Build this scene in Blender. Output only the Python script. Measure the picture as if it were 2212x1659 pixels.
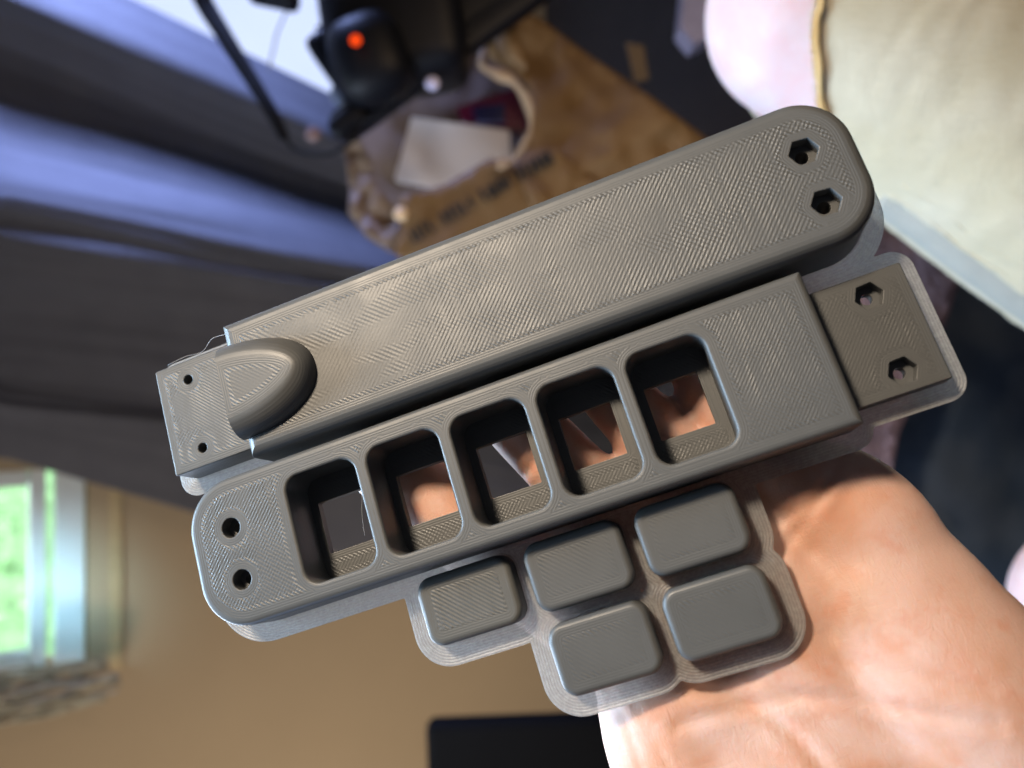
import bpy, bmesh, math, random
import numpy as np
from mathutils import Vector, Matrix, Euler, noise
from mathutils.geometry import delaunay_2d_cdt
random.seed(7); np.random.seed(7)
D = bpy.data
for o in list(D.objects): D.objects.remove(o)
scene = bpy.context.scene
C = scene.collection
# ------------------------------------------------------------------ camera
TH = math.radians(35)                       # phone held sideways, looking down 35 degrees
FPX = 3194.7                                # focal length in pixels of the 4032 px wide picture
CP = Vector((0, 0, 1.25))
XC = Vector((0, -math.sin(TH), -math.cos(TH))); YC = Vector((1, 0, 0)); ZC = Vector((0, -math.cos(TH), math.sin(TH)))
RC = Matrix((XC, YC, ZC)).transposed()
cam = D.cameras.new('camera'); co = D.objects.new('camera', cam); C.objects.link(co)
co.matrix_world = Matrix.Translation(CP) @ RC.to_4x4()
cam.sensor_width = 36; cam.lens = 36*FPX/4032; cam.clip_start = .01; cam.clip_end = 50
cam.dof.use_dof = True; cam.dof.focus_distance = .186; cam.dof.aperture_fstop = cam.lens/2.9
scene.camera = co
scene.render.resolution_x = 1024; scene.render.resolution_y = 768
scene.view_settings.view_transform = 'Standard'; scene.view_settings.look = 'None'
scene.view_settings.exposure = 0; scene.view_settings.gamma = 1
K = 4032/2212.
def at(px, py, d):                          # pixel of the 2212 px wide picture at depth d metres
    x = (px-1106)*K/FPX*d; y = -(py-829.5)*K/FPX*d
    return CP + XC*x + YC*y - ZC*d
def cdir(x, y, z): return (XC*x + YC*y + ZC*z).normalized()
# ------------------------------------------------------------------ world and lamps
w = D.worlds.new('World'); scene.world = w; w.use_nodes = True
w.node_tree.nodes['Background'].inputs[0].default_value = (.80, .83, 1, 1)
w.node_tree.nodes['Background'].inputs[1].default_value = .065
PC = at(1150, 850, .19)
def area(name, pos, target, size, power, col, sy=None, spread=180):
    l = D.lights.new(name, 'AREA'); l.shape = 'RECTANGLE'; l.size = size; l.size_y = sy or size
    l.energy = power; l.color = col; l.spread = math.radians(spread)
    o = D.objects.new(name, l); C.objects.link(o); o.location = pos
    o.rotation_euler = (target-pos).to_track_quat('-Z', 'Y').to_euler(); return o
area('ceiling_lamp', PC + cdir(-.72, .72, .78)*.95, PC, .14, 2.45, (1, .82, .62), spread=75)
area('window_daylight', PC + cdir(-1.0, -.10, .0)*.85, PC, .35, 3.7, (.50, .74, 1), spread=70)
area('brim_backlight', PC + cdir(-.62, -.52, -.60)*.9, PC, .4, 11.0, (.66, .80, 1))  # added back light so the thin brim glows; floats out of view
area('side_window_daylight', PC + cdir(-.35, -1.0, -.03)*.9, PC, .35, 2.4, (.50, .68, 1))
area('curtain_fill', Vector((1.45, 1.27, 1.25)), Vector((.1, 1.44, .98)), .25, 12, (.36, .47, 1), spread=70)  # added blue fill raking across the curtain folds, no source seen
area('wall_fill', Vector((-1.7, .1, 1.7)), Vector((-.75, 1.5, .45)), .4, 6.8, (1, .86, .70), spread=80)  # added warm fill for the beige wall, not a fixture
area('bag_fill', at(1700, -700, .5), at(1150, 250, 1.1), .3, 1.3, (1, .72, .45))  # added warm fill aimed at the paper bag, source unseen
# ------------------------------------------------------------------ helpers
def link(name, me, mat=None, parent=None, smooth=True, sharp=None):
    o = D.objects.new(name, me); C.objects.link(o)
    if mat: me.materials.append(mat)
    if parent: o.parent = parent
    if smooth:
        me.polygons.foreach_set('use_smooth', [True]*len(me.polygons))
        if sharp: me.set_sharp_from_angle(angle=math.radians(sharp))
    me.update(); return o
def tag(o, label=None, cat=None, group=None, kind=None):
    if label: o['label'] = label
    if cat: o['category'] = cat
    if group: o['group'] = group
    if kind: o['kind'] = kind
    return o
def empty(name, loc, label, cat, group=None):
    o = D.objects.new(name, None); C.objects.link(o); o.location = loc; o.empty_display_size = .02
    return tag(o, label, cat, group)
def meshobj(name, v, f, mat, parent=None, smooth=True, sharp=None):
    me = D.meshes.new(name); me.from_pydata([tuple(p) for p in v], [], f); me.validate()
    bm = bmesh.new(); bm.from_mesh(me); bmesh.ops.recalc_face_normals(bm, faces=bm.faces); bm.to_mesh(me); bm.free()
    o = link(name, me, mat, parent, smooth, sharp)
    if parent: o.matrix_parent_inverse = Matrix.Translation(parent.location).inverted()
    return o
def box_vf(x0, x1, y0, y1, z0, z1):
    v = [(x, y, z) for x in (x0, x1) for y in (y0, y1) for z in (z0, z1)]
    return v, [(0,1,3,2),(4,6,7,5),(0,4,5,1),(2,3,7,6),(0,2,6,4),(1,5,7,3)]
def bevel_box(name, dims, mat, M, parent=None, bev=.004, seg=3):
    bm = bmesh.new(); bmesh.ops.create_cube(bm, size=1)
    for v in bm.verts: v.co = Vector((v.co.x*dims[0], v.co.y*dims[1], v.co.z*dims[2]))
    bmesh.ops.bevel(bm, geom=bm.edges[:], offset=bev, segments=seg, profile=.5, affect='EDGES')
    bm.transform(M); me = D.meshes.new(name); bm.to_mesh(me); bm.free()
    o = link(name, me, mat, parent, True, 35)
    if parent: o.matrix_parent_inverse = Matrix.Translation(parent.location).inverted()
    return o
def tube_vf(pts, r, n=12, flat=1.0, up=None):
    pts = [Vector(p) for p in pts]; v = []; f = []
    for i, p in enumerate(pts):
        t = (pts[min(i+1, len(pts)-1)] - pts[max(i-1, 0)]).normalized()
        a = (up or Vector((.3, .2, .9))); s = t.cross(a).normalized(); u = s.cross(t).normalized()
        rr = r[i] if isinstance(r, (list, tuple)) else r
        for k in range(n):
            q = 2*math.pi*k/n; v.append(p + s*math.cos(q)*rr + u*math.sin(q)*rr*flat)
    for i in range(len(pts)-1):
        for k in range(n): f.append((i*n+k, i*n+(k+1) % n, (i+1)*n+(k+1) % n, (i+1)*n+k))
    f.append(tuple(range(n))[::-1]); f.append(tuple(range((len(pts)-1)*n, len(pts)*n)))
    return v, f
def tube(name, pts, r, mat, parent=None, n=12, flat=1.0, up=None):
    v, f = tube_vf(pts, r, n, flat, up); return meshobj(name, v, f, mat, parent, True, 60)
def spline(pts, m=8):
    P = [pts[0]]+list(pts)+[pts[-1]]; out = []
    for i in range(1, len(P)-2):
        p0, p1, p2, p3 = [np.array(q, float) for q in P[i-1:i+3]]
        for k in range(m):
            t = k/m; out.append(.5*((2*p1)+(-p0+p2)*t+(2*p0-5*p1+4*p2-p3)*t*t+(-p0+3*p1-3*p2+p3)*t**3))
    out.append(np.array(pts[-1], float)); return out
def merge(parts):
    V = []; F = []
    for v, f in parts:
        b = len(V); V += [tuple(p) for p in v]; F += [tuple(i+b for i in q) for q in f]
    return V, F
# ------------------------------------------------------------------ materials
class NT:
    def __init__(s, name):
        s.m = D.materials.new(name); s.m.use_nodes = True; s.t = s.m.node_tree; s.b = s.t.nodes['Principled BSDF']
        s.out = s.t.nodes['Material Output']
    def n(s, ty, **kw):
        x = s.t.nodes.new(ty)
        for k, v in kw.items():
            if isinstance(v, (int, float, tuple, str, bool)) and hasattr(x, k): setattr(x, k, v)
        return x
    def l(s, a, b): s.t.links.new(a, b)
    def put(s, inp, v):
        if hasattr(v, 'is_linked') or hasattr(v, 'links'): s.l(v, inp)
        else: inp.default_value = v
    def math(s, op, a, b=0.0, c=None):
        x = s.t.nodes.new('ShaderNodeMath'); x.operation = op; s.put(x.inputs[0], a); s.put(x.inputs[1], b)
        if c is not None: s.put(x.inputs[2], c)
        return x.outputs[0]
    def noise(s, vec, scale=1.0, detail=2.0, rough=.5, dist=0.0):
        x = s.t.nodes.new('ShaderNodeTexNoise'); s.l(vec, x.inputs['Vector']); x.inputs['Scale'].default_value = scale
        x.inputs['Detail'].default_value = detail; x.inputs['Roughness'].default_value = rough; x.inputs['Distortion'].default_value = dist
        return x.outputs[0]
    def map(s, vec, sc=(1,1,1), rot=(0,0,0), loc=(0,0,0)):
        x = s.t.nodes.new('ShaderNodeMapping'); s.l(vec, x.inputs[0]); x.inputs['Scale'].default_value = sc
        x.inputs['Rotation'].default_value = rot; x.inputs['Location'].default_value = loc; return x.outputs[0]
    def step(s, v, a, b, lo=0.0, hi=1.0):
        x = s.t.nodes.new('ShaderNodeMapRange'); x.interpolation_type = 'SMOOTHSTEP'; s.put(x.inputs[0], v)
        for i, q in enumerate((a, b, lo, hi)): x.inputs[i+1].default_value = q
        return x.outputs[0]
    def mix(s, f, a, b):
        x = s.t.nodes.new('ShaderNodeMix'); x.data_type = 'RGBA'; s.put(x.inputs[0], f)
        for i, q in ((6, a), (7, b)):
            if isinstance(q, tuple): x.inputs[i].default_value = (*q, 1)
            else: s.l(q, x.inputs[i])
        return x.outputs[2]
    def bump(s, h, dist, strength=1.0, nrm=None):
        x = s.t.nodes.new('ShaderNodeBump'); s.put(x.inputs['Height'], h); x.inputs['Distance'].default_value = dist
        x.inputs['Strength'].default_value = strength
        if nrm: s.l(nrm, x.inputs['Normal'])
        return x.outputs[0]
    def obj(s): return s.t.nodes.new('ShaderNodeTexCoord').outputs['Object']
    def base(s, col, rough=.5, spec=.5, **kw):
        s.put(s.b.inputs['Base Color'], (*col, 1) if isinstance(col, tuple) else col)
        s.put(s.b.inputs['Roughness'], rough); s.b.inputs['Specular IOR Level'].default_value = spec
        for k, v in kw.items(): s.b.inputs[k.replace('_', ' ')].default_value = v
def simple(name, col, rough=.6, spec=.4, var=.12, nsc=40, bump=0, bsc=300):
    m = NT(name); o = m.obj(); n = m.noise(o, nsc, 4, .6)
    c2 = tuple(max(0, q*(1-var*2)) for q in col); c1 = tuple(min(1, q*(1+var)) for q in col)
    m.base(m.mix(n, c2, c1), rough, spec)
    if bump: m.l(m.bump(m.noise(o, bsc, 3), bump), m.b.inputs['Normal'])
    return m.m
def emis(name, col, st):
    m = NT(name); m.base((0, 0, 0), .5, 0); m.b.inputs['Emission Color'].default_value = (*col, 1); m.b.inputs['Emission Strength'].default_value = st
    return m.m
def pla(name, ang, amp=1.0, xr=None, smoothness=0.0, col=(.0745, .0765, .0765), period=.66):
    """grey printed plastic: layer lines on the walls, outline rings and diagonal filling on the flat tops"""
    m = NT(name); o = m.obj(); mm = m.map(o, (1000, 1000, 1000))
    sp = m.t.nodes.new('ShaderNodeSeparateXYZ'); m.l(mm, sp.inputs[0]); X, Y, Z = sp.outputs
    at1 = m.n('ShaderNodeAttribute', attribute_name='ed'); ed = at1.outputs['Fac']
    at2 = m.n('ShaderNodeAttribute', attribute_name='arc'); arc = at2.outputs['Fac']
    ca, sa = math.cos(ang), math.sin(ang)
    u = m.math('ADD', m.math('MULTIPLY', X, ca), m.math('MULTIPLY', Y, sa))
    wob = m.math('MULTIPLY', m.math('SUBTRACT', m.noise(mm, .35, 2), .5), .14)
    ph = m.math('MULTIPLY', m.math('ADD', u, wob), 2*math.pi/period)
    line = m.math('SINE', ph)
    # strength of the filling lines varies over the face and along stripes
    big = m.step(m.noise(mm, .05, 3, .5), .38, .62, .40, 1.0)
    stripe = m.noise(m.map(mm, (1.1, .06, .06), (0, 0, -ang)), 1.0, 3, .7)
    big = m.math('MULTIPLY', big, m.step(stripe, .30, .70, .25, 1.3))
    if xr: big = m.math('MULTIPLY', big, m.step(X, xr[0], xr[1], .38, 1.2))
    beads = m.noise(mm, 1.9, 2, .6)
    infill = m.math('ADD', m.math('MULTIPLY', m.math('MULTIPLY', line, big), .8*amp), m.math('MULTIPLY', beads, .40*amp))
    infill = m.math('ADD', infill, m.math('MULTIPLY', stripe, .30*amp))
    v2 = m.math('SUBTRACT', m.math('MULTIPLY', Y, ca), m.math('MULTIPLY', X, sa)); cross = m.math('SINE', m.math('MULTIPLY', v2, 2*math.pi/(period*1.12)))
    cm = m.step(m.noise(m.map(mm, (.05, .16, .05), (0, 0, -ang)), 1, 2, .5), .46, .60, 0, (0.0 if math.degrees(ang) > 46 else .5)*amp)
    infill = m.math('ADD', infill, m.math('MULTIPLY', cross, cm))
    ring = m.math('SINE', m.math('MULTIPLY', ed, 2*math.pi/.55))
    dots = m.math('MULTIPLY', m.math('SINE', m.math('MULTIPLY', m.math('ADD', X, Y), 2*math.pi/1.15)), m.math('MULTIPLY', m.step(ed, 1.35, 1.8), m.step(ed, 2.3, 2.75, 1, 0)))
    ringh = m.math('MULTIPLY', ring, .26)
    inner = m.step(ed, 1.7, 2.0)
    top = m.math('ADD', m.math('MULTIPLY', infill, inner), m.math('MULTIPLY', ringh, m.math('SUBTRACT', 1.0, inner)))
    top = m.math('ADD', top, m.math('MULTIPLY', dots, m.math('MULTIPLY', m.noise(mm, .5, 2), 1.7)))
    lay = m.noise(m.map(mm, (.012, .012, 2.2)), 1.0, 3, .75)
    lay2 = m.math('SINE', m.math('MULTIPLY', Z, 2*math.pi/.42))
    wall = m.math('ADD', m.math('MULTIPLY', lay, 2.2), m.math('MULTIPLY', lay2, .22))
    ge = m.t.nodes.new('ShaderNodeTexCoord'); spn = m.t.nodes.new('ShaderNodeSeparateXYZ'); m.l(ge.outputs['Normal'], spn.inputs[0])
    istop = m.step(spn.outputs[2], .96, .995)
    h = m.math('ADD', m.math('MULTIPLY', top, istop), m.math('MULTIPLY', wall, m.math('SUBTRACT', 1.0, istop)))
    m.l(m.bump(h, .000034), m.b.inputs['Normal'])
    cn = m.noise(mm, .11, 4, .6)
    c = m.mix(cn, tuple(q*.88 for q in col), tuple(q*1.13 for q in col))
    c = m.mix(m.math('MULTIPLY', m.noise(mm, 3.0, 2), .25), c, tuple(q*1.5 for q in col))
    m.base(c, m.step(m.noise(mm, .12, 3), .3, .7, .43, .49), .5)
    return m.m
M_P45 = pla('grey_printed_plastic', math.radians(-42), 1.0, period=.70); M_COV = pla('grey_printed_plastic_cover', math.radians(-42), 1.05, (45, 100), period=.84); M_M45 = pla('grey_printed_plastic_cross', math.radians(45))
M_SM = pla('grey_printed_plastic_smooth', math.radians(-42), .35)
M_KEYR = pla('grey_printed_plastic_ribbed', math.radians(47), 2.3, col=(.086, .087, .083), period=.80)
M_KEY = pla('grey_printed_plastic_key', math.radians(47), .8, period=.90)
def brim_mat():
    m = NT('thin_translucent_brim'); o = m.obj(); mm = m.map(o, (1000, 1000, 1000))
    at1 = m.n('ShaderNodeAttribute', attribute_name='ed'); ed = at1.outputs['Fac']
    ring = m.math('SINE', m.math('MULTIPLY', ed, 2*math.pi/.62)); nz = m.noise(mm, 1.2, 3, .7)
    h = m.math('ADD', m.math('MULTIPLY', ring, .7), m.math('MULTIPLY', nz, .7))
    m.base(m.mix(m.math('ADD', m.math('MULTIPLY', nz, .4), m.math('MULTIPLY', m.math('ADD', ring, 1.0), .28)), (.32, .325, .33), (.54, .545, .55)), .33, .6)
    b = m.bump(h, .00006); m.l(b, m.b.inputs['Normal'])
    tr = m.n('ShaderNodeBsdfTranslucent'); tr.inputs[0].default_value = (.78, .77, .75, 1); m.l(b, tr.inputs[1])
    tp = m.n('ShaderNodeBsdfTransparent'); tp.inputs[0].default_value = (.85, .83, .80, 1)
    a = m.n('ShaderNodeMixShader'); a.inputs[0].default_value = .50; m.l(m.b.outputs[0], a.inputs[1]); m.l(tr.outputs[0], a.inputs[2])
    c = m.n('ShaderNodeMixShader'); m.l(m.step(nz, .3, .8, .52, .34), c.inputs[0]); m.l(a.outputs[0], c.inputs[1]); m.l(tp.outputs[0], c.inputs[2])
    m.l(c.outputs[0], m.out.inputs[0]); return m.m
M_BRIM = brim_mat()
def skin(name, hand=True):
    m = NT(name); o = m.obj(); mm = m.map(o, (1000, 1000, 1000))
    n1 = m.noise(mm, .035, 3, .55, .4); n2 = m.noise(mm, .11, 3, .6); n3 = m.noise(mm, 1.3, 3, .6)
    c = m.mix(m.step(n1, .36, .62), (.55, .30, .205) if hand else (.58, .41, .42), (.61, .41, .345) if hand else (.62, .49, .51))
    c = m.mix(m.step(n2, .48, .72, 0, .6), c, (.57, .26, .165) if hand else (.60, .38, .39))
    c = m.mix(m.math('MULTIPLY', n3, .22), c, (.50, .22, .12))
    m.base(c, .50, .38); m.b.inputs['Subsurface Weight'].default_value = .22
    m.b.inputs['Subsurface Radius'].default_value = (1, .35, .2); m.b.inputs['Subsurface Scale'].default_value = .004
    cr = m.noise(m.map(mm, (.9, .28, .5), (0, 0, .6)), 1.0, 4, .65, 1.2)
    cr2 = m.noise(m.map(mm, (.22, 1.3, .5), (0, 0, -.5)), 1.0, 3, .6, .8)
    lines = m.math('SINE', m.math('MULTIPLY', m.noise(m.map(mm, (.35, .12, .2), (0, 0, .7)), 1, 2, .4), 60.0))
    h = m.math('ADD', m.math('ADD', cr, cr2), m.math('MULTIPLY', lines, .10))
    m.l(m.bump(h, .00008 if hand else .00006), m.b.inputs['Normal']); return m.m
M_SKIN = skin('palm_skin'); M_LEG = skin('leg_skin', False)
# ------------------------------------------------------------------ the printed set (local frame, millimetres)
ROT = Matrix(((0.93109559, -0.29412497, -0.21575798), (0.33495969, 0.92360419, 0.18643311), (0.14444034, -0.24585727, 0.9584838)))
TR = Vector((-63.74479909, -58.54616687, -190.93324692))/1000
LM = Matrix.Translation(CP) @ RC.to_4x4() @ Matrix.Translation(TR) @ ROT.to_4x4()
root = D.objects.new('printed_part_sheet', None); C.objects.link(root); root.matrix_world = LM; root.empty_display_size = .02
tag(root, 'grey 3D printed bars and keycaps still joined by a thin brim, lying on the palm', 'printed parts')
class LB:                                   # mesh builder with ring attributes, mm
    def __init__(s): s.v = []; s.f = []; s.ed = []; s.arc = []
    def ring(s, pts, z, ed):
        b = len(s.v); a = 0; last = None
        for p in pts:
            if last is not None: a += math.hypot(p[0]-last[0], p[1]-last[1])
            last = p
            s.v.append((p[0]/1000, p[1]/1000, (z if not callable(z) else z(p))/1000)); s.ed.append(ed); s.arc.append(a)
        return list(range(b, b+len(pts)))
    def bridge(s, a, b):
        n = len(a)
        for i in range(n): s.f.append((a[i], a[(i+1) % n], b[(i+1) % n], b[i]))
    def fill(s, loops, dense=0, ed0=0.0):
        """flat face between loops (first one outer, the others holes)"""
        pts = []; idx = []; ed = []
        for L in loops:
            b = len(pts)
            for i in L: pts.append(Vector((s.v[i][0]*1000, s.v[i][1]*1000))); idx.append(i)
            ed += [(b+i, b+(i+1) % len(L)) for i in range(len(L))]
        z = s.v[idx[0]][2]; grid = []
        if dense:
            A = np.array([(p.x, p.y) for p in pts]); E0 = A[[e[0] for e in ed]]; E1 = A[[e[1] for e in ed]]; AB = E1-E0; L2 = (AB**2).sum(1)+1e-12
            gxs = np.arange(A[:, 0].min(), A[:, 0].max(), dense); gys = np.arange(A[:, 1].min(), A[:, 1].max(), dense)
            for a_ in gxs:
                for b_ in gys:
                    q = np.array((a_+.013, b_+.017+(dense/2 if int((a_-gxs[0])/dense+.5) % 2 else 0))); t = np.clip(((q-E0)*AB).sum(1)/L2, 0, 1); dd = np.sqrt((((E0+AB*t[:, None])-q)**2).sum(1).min())
                    if dd > dense*.45: grid.append((q, dd))
            for q, dd in grid:
                pts.append(Vector((float(q[0]), float(q[1])))); idx.append(len(s.v)); s.v.append((float(q[0])/1000, float(q[1])/1000, z)); s.ed.append(float(dd)+ed0); s.arc.append(0)
        r = delaunay_2d_cdt(pts, ed, [], 0, 1e-4)
        vo, fo, orig = r[0], r[2], r[3]
        mp = [idx[o[0]] if o else None for o in orig]
        polys = [[(pts_i.x, pts_i.y) for pts_i in [Vector((s.v[i][0]*1000, s.v[i][1]*1000)) for i in L]] for L in loops]
        def inside(P, x, y):
            c = False; j = len(P)-1
            for i in range(len(P)):
                if (P[i][1] > y) != (P[j][1] > y) and x < (P[j][0]-P[i][0])*(y-P[i][1])/(P[j][1]-P[i][1])+P[i][0]: c = not c
                j = i
            return c
        for t in fo:
            cx = sum(vo[i].x for i in t)/3; cy = sum(vo[i].y for i in t)/3
            if inside(polys[0], cx, cy) and not any(inside(P, cx, cy) for P in polys[1:]):
                q = [mp[i] for i in t]
                if None not in q: s.f.append(tuple(q))
    def build(s, name, mat, parent=root, sharp=38):
        me = D.meshes.new(name); me.from_pydata(s.v, [], s.f)
        bm = bmesh.new(); bm.from_mesh(me); bmesh.ops.recalc_face_normals(bm, faces=bm.faces); bm.to_mesh(me); bm.free()
        for nm, d in (('ed', s.ed), ('arc', s.arc)):
            a = me.attributes.new(nm, 'FLOAT', 'POINT'); a.data.foreach_set('value', d)
        o = link(name, me, mat, parent, True, sharp)
        return o
def rrect(x0, x1, y0, y1, r, n=8):
    """rounded rectangle, r = radii (bl, br, tr, tl); returns function of inset"""
    r = (r,)*4 if isinstance(r, (int, float)) else r
    def fn(ins):
        out = []
        for k, (cx, cy, sx, sy) in enumerate(((x0, y0, 1, 1), (x1, y0, -1, 1), (x1, y1, -1, -1), (x0, y1, 1, -1))):
            R = max(r[k]-ins, .05); X = cx+sx*(ins+R); Y = cy+sy*(ins+R); a0 = math.pi+k*math.pi/2
            for i in range(n+1):
                a = a0+i/n*math.pi/2; out.append((X+R*math.cos(a), Y+R*math.sin(a)))
            # extra points along the straight edge keep arc lengths even
        return out
    return fn
def circle(cx, cy, r, n=28): return lambda ins: [(cx+(r-ins)*math.cos(2*math.pi*i/n), cy+(r-ins)*math.sin(2*math.pi*i/n)) for i in range(n)]
def hexa(cx, cy, r, a0=math.radians(4)): 
    def fn(ins):
        c = [(cx+(r-ins)*math.cos(a0+math.pi/3*i), cy+(r-ins)*math.sin(a0+math.pi/3*i)) for i in range(6)]; out = []
        for i in range(6):
            p, q = c[i], c[(i+1) % 6]
            for t in (0.04, .5, .96): out.append((p[0]+(q[0]-p[0])*t, p[1]+(q[1]-p[1])*t))
        return out
    return fn
def solid(name, mat, outer, z0, z1, fil, holes=(), wins=(), parent=root, seg=6, base_in=0.0, flatten=None):
    """outer(inset); holes: (pocket fn, ledge z, inner fn); wins: (opening fn, ledge z, square fn)"""
    b = LB(); rings = [b.ring(outer(base_in), z0, -1), b.ring(outer(0), z0+max(.2, base_in), -1), b.ring(outer(0), z1-fil, -1)]
    for i in range(1, seg+1):
        a = i/seg*math.pi/2; rings.append(b.ring(outer(fil*(1-math.cos(a))), z1-fil+fil*math.sin(a), 0 if i < seg else 0))
    rings.append(b.ring(outer(fil+.3), z1, .3))
    for i in range(len(rings)-1): b.bridge(rings[i], rings[i+1])
    inner_top = []; bottoms = []
    for fn, zl, fn2, hf in [(h[0], h[1], h[2], .25) for h in holes]+[(q[0], q[1], q[2], .7) for q in wins]:
        # from the top face down
        R = [b.ring(fn(-hf-e), z1, e) for e in (.3,)]
        inner_top.append(R[0])
        for i in range(0, 5):
            a = i/4*math.pi/2; R.append(b.ring(fn(-hf+hf*math.sin(a)), z1-hf*(1-math.cos(a)), 0))
        R.append(b.ring(fn(0), zl+.01, -1))
        for i in range(len(R)-1): b.bridge(R[i], R[i+1])
        if fn2:
            L0 = b.ring(fn(0), zl, 0); I0 = b.ring(fn2(0), zl-.02, 0); I1 = b.ring(fn2(-.36), zl, .36); I2 = b.ring(fn2(-.2), zl, .2)
            b.bridge(R[-1], L0); b.fill([L0, I1], 1.0 if hf > .5 else 0, .36); b.bridge(I1, I2); b.bridge(I2, I0)
            I3 = b.ring(fn2(0), z0, -1); b.bridge(I0, I3); bottoms.append(I3)
        else:
            L0 = b.ring(fn(0), zl, 0); b.bridge(R[-1], L0); b.fill([L0])
    b.fill([rings[-1]]+inner_top, 1.0, .3); b.fill([rings[0]]+bottoms)
    return b.build(name, mat, parent)
# --- housing with five windows
hx0 = 25.277; wins = []; sq = []
for k in range(5):
    x = hx0+20*k
    wins.append((rrect(x, x+16.88, 4.1, 28.45, 3.4, 7), 2.23, rrect(x+1.94, x+14.1, 10.57, 22.66, .3, 7)))
bh = [(circle(10.5, 21.97, 2.2), 9.6, circle(10.5, 21.97, 1.12)), (circle(10.5, 10.12, 2.2), 9.6, circle(10.5, 10.12, 1.12))]
bodyB = rrect(0, 145.2, 0, 33.4, (11.2, .5, .5, 11.2), 12)
housing = solid('key_housing', M_P45, bodyB, .02, 12.96, 1.5, bh, wins)
tag(housing, 'lower grey printed bar with five square windows')
hexB = [(hexa(157.56, 25.01, 3.0), 2.77, circle(157.56, 25.01, 1.25, 18)), (hexa(157.56, 8.04, 3.0), 2.77, circle(157.56, 8.04, 1.25, 18))]
solid('tongue', M_P45, rrect(143, 165.84, 3.53, 29.73, (.3, .5, .5, .3), 6), .03, 5.57, .45, hexB, parent=housing)
# --- cover bar with thumb bump
bodyA = rrect(19.86, 165.0, 35.2, 68.0, (.4, 11.5, 11.5, .4), 12)
hexA = [(hexa(154.48, 56.13, 3.1, math.radians(-5)), 12.6, circle(154.48, 56.13, 1.4, 18)), (hexa(154.48, 44.13, 3.1, math.radians(-5)), 12.6, circle(154.48, 44.13, 1.4, 18))]
cover = solid('cover_bar', M_COV, bodyA, .02, 15.76, 2.7, hexA, seg=9)
tag(cover, 'upper long smooth grey printed bar with a thumb bump')
hA2 = [(circle(5.4, 60.79, 1.15), .3, None), (circle(5.4, 43.27, 1.15), .3, None)]
solid('tongue', M_M45, rrect(-2.9, 22, 38.87, 65.77, (.6, .3, .3, .6), 6), .03, 8.84, .45, hA2, parent=cover)
def bump_mesh():
    b = LB(); rings = []; N = 36
    prof = []
    for i in range(15): 
        a = i/14*math.pi/2; prof.append((20.8-4.2*(1-math.cos(a)), 11.2-5.0*(1-math.cos(a)), 15.2+5.4*math.sin(a)**.9))
    for j, (L, W, z) in enumerate(prof):
        p = 2.25-.6*j/14
        pts = [(19.7, 50.6-W)]
        for i in range(N+1):
            a = -math.pi/2+math.pi*i/N; c, s_ = math.cos(a), math.sin(a)
            pts.append((19.8+L*abs(c)**(2/p), 50.6+W*math.copysign(abs(s_)**(2/p), s_)))
        pts.append((19.7, 50.6+W)); rings.append(b.ring(pts, z, -1 if j < 14 else 0))
    for i in range(len(rings)-1): b.bridge(rings[i], rings[i+1])
    cen = np.mean([b.v[i][:2] for i in rings[-1]], axis=0)*1000
    prev = rings[-1]
    b.fill([prev], .8); return b.build('thumb_bump', M_SM, cover)
bump_mesh()
# --- five keycaps
for i, j, mat in ((0, 0, M_KEYR), (1, 0, M_KEY), (2, 0, M_KEY), (1, -1, M_KEY), (2, -1, M_KEY)):
    cx = 56.96+24.915*i; cy = -9.04+17.495*j
    k = solid('keycap', mat, rrect(cx-10.85, cx+10.85, cy-7.45, cy+7.45, 3.3, 7), .02, 6.3, 1.35, base_in=.0)
    for v_ in k.data.vertices:                                       # the little seam blobs where each outline starts
        for bx, by, am in ((cx+10.85, cy-3.6, .40), (cx-10.85, cy+3.6, .28)):
            d2 = (v_.co.x*1000-bx)**2+(v_.co.y*1000-by)**2
            if v_.co.z > .0004 and d2 < 2.2: v_.co.x += math.copysign(am*math.exp(-d2/.6), bx-cx)/1000
    tag(k, {(0, 0): 'keycap at the left end of the upper row with coarse shiny ribs', (1, 0): 'keycap in the middle of the upper row', (2, 0): 'keycap at the right end of the upper row',
            (1, -1): 'left keycap of the lower pair', (2, -1): 'right keycap of the lower pair'}[(i, j)])
# --- brim: marching squares over a distance field
def sd_rr(x, y, x0, x1, y0, y1, r):
    cx, cy = (x0+x1)/2, (y0+y1)/2; qx = np.abs(x-cx)-(x1-x0)/2+r; qy = np.abs(y-cy)-(y1-y0)/2+r
    return np.hypot(np.maximum(qx, 0), np.maximum(qy, 0))+np.minimum(np.maximum(qx, qy), 0)-r
h = .5
gx = np.arange(-14, 180, h); gy = np.arange(-48, 80, h); X, Y = np.meshgrid(gx, gy, indexing='ij')
prim = [(0, 145.2, 0, 33.4, 9), (130, 145.2, 0, 33.4, .5), (143, 165.84, 3.53, 29.73, .5), (19.86, 165, 35.2, 68, 10.5), (19.86, 60, 35.2, 68, .5), (-2.9, 22, 38.87, 65.77, .5)]
keysP = [(56.96+24.915*i-10.85, 56.96+24.915*i+10.85, -9.04+17.495*j-7.45, -9.04+17.495*j+7.45, 3.3) for i, j in ((0, 0), (1, 0), (2, 0), (1, -1), (2, -1))]
SD = np.min([sd_rr(X, Y, *p) for p in prim], axis=0); SK = np.min([sd_rr(X, Y, *p) for p in keysP], axis=0)
outer = np.minimum(SD-4.1, SK-4.9)
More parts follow.
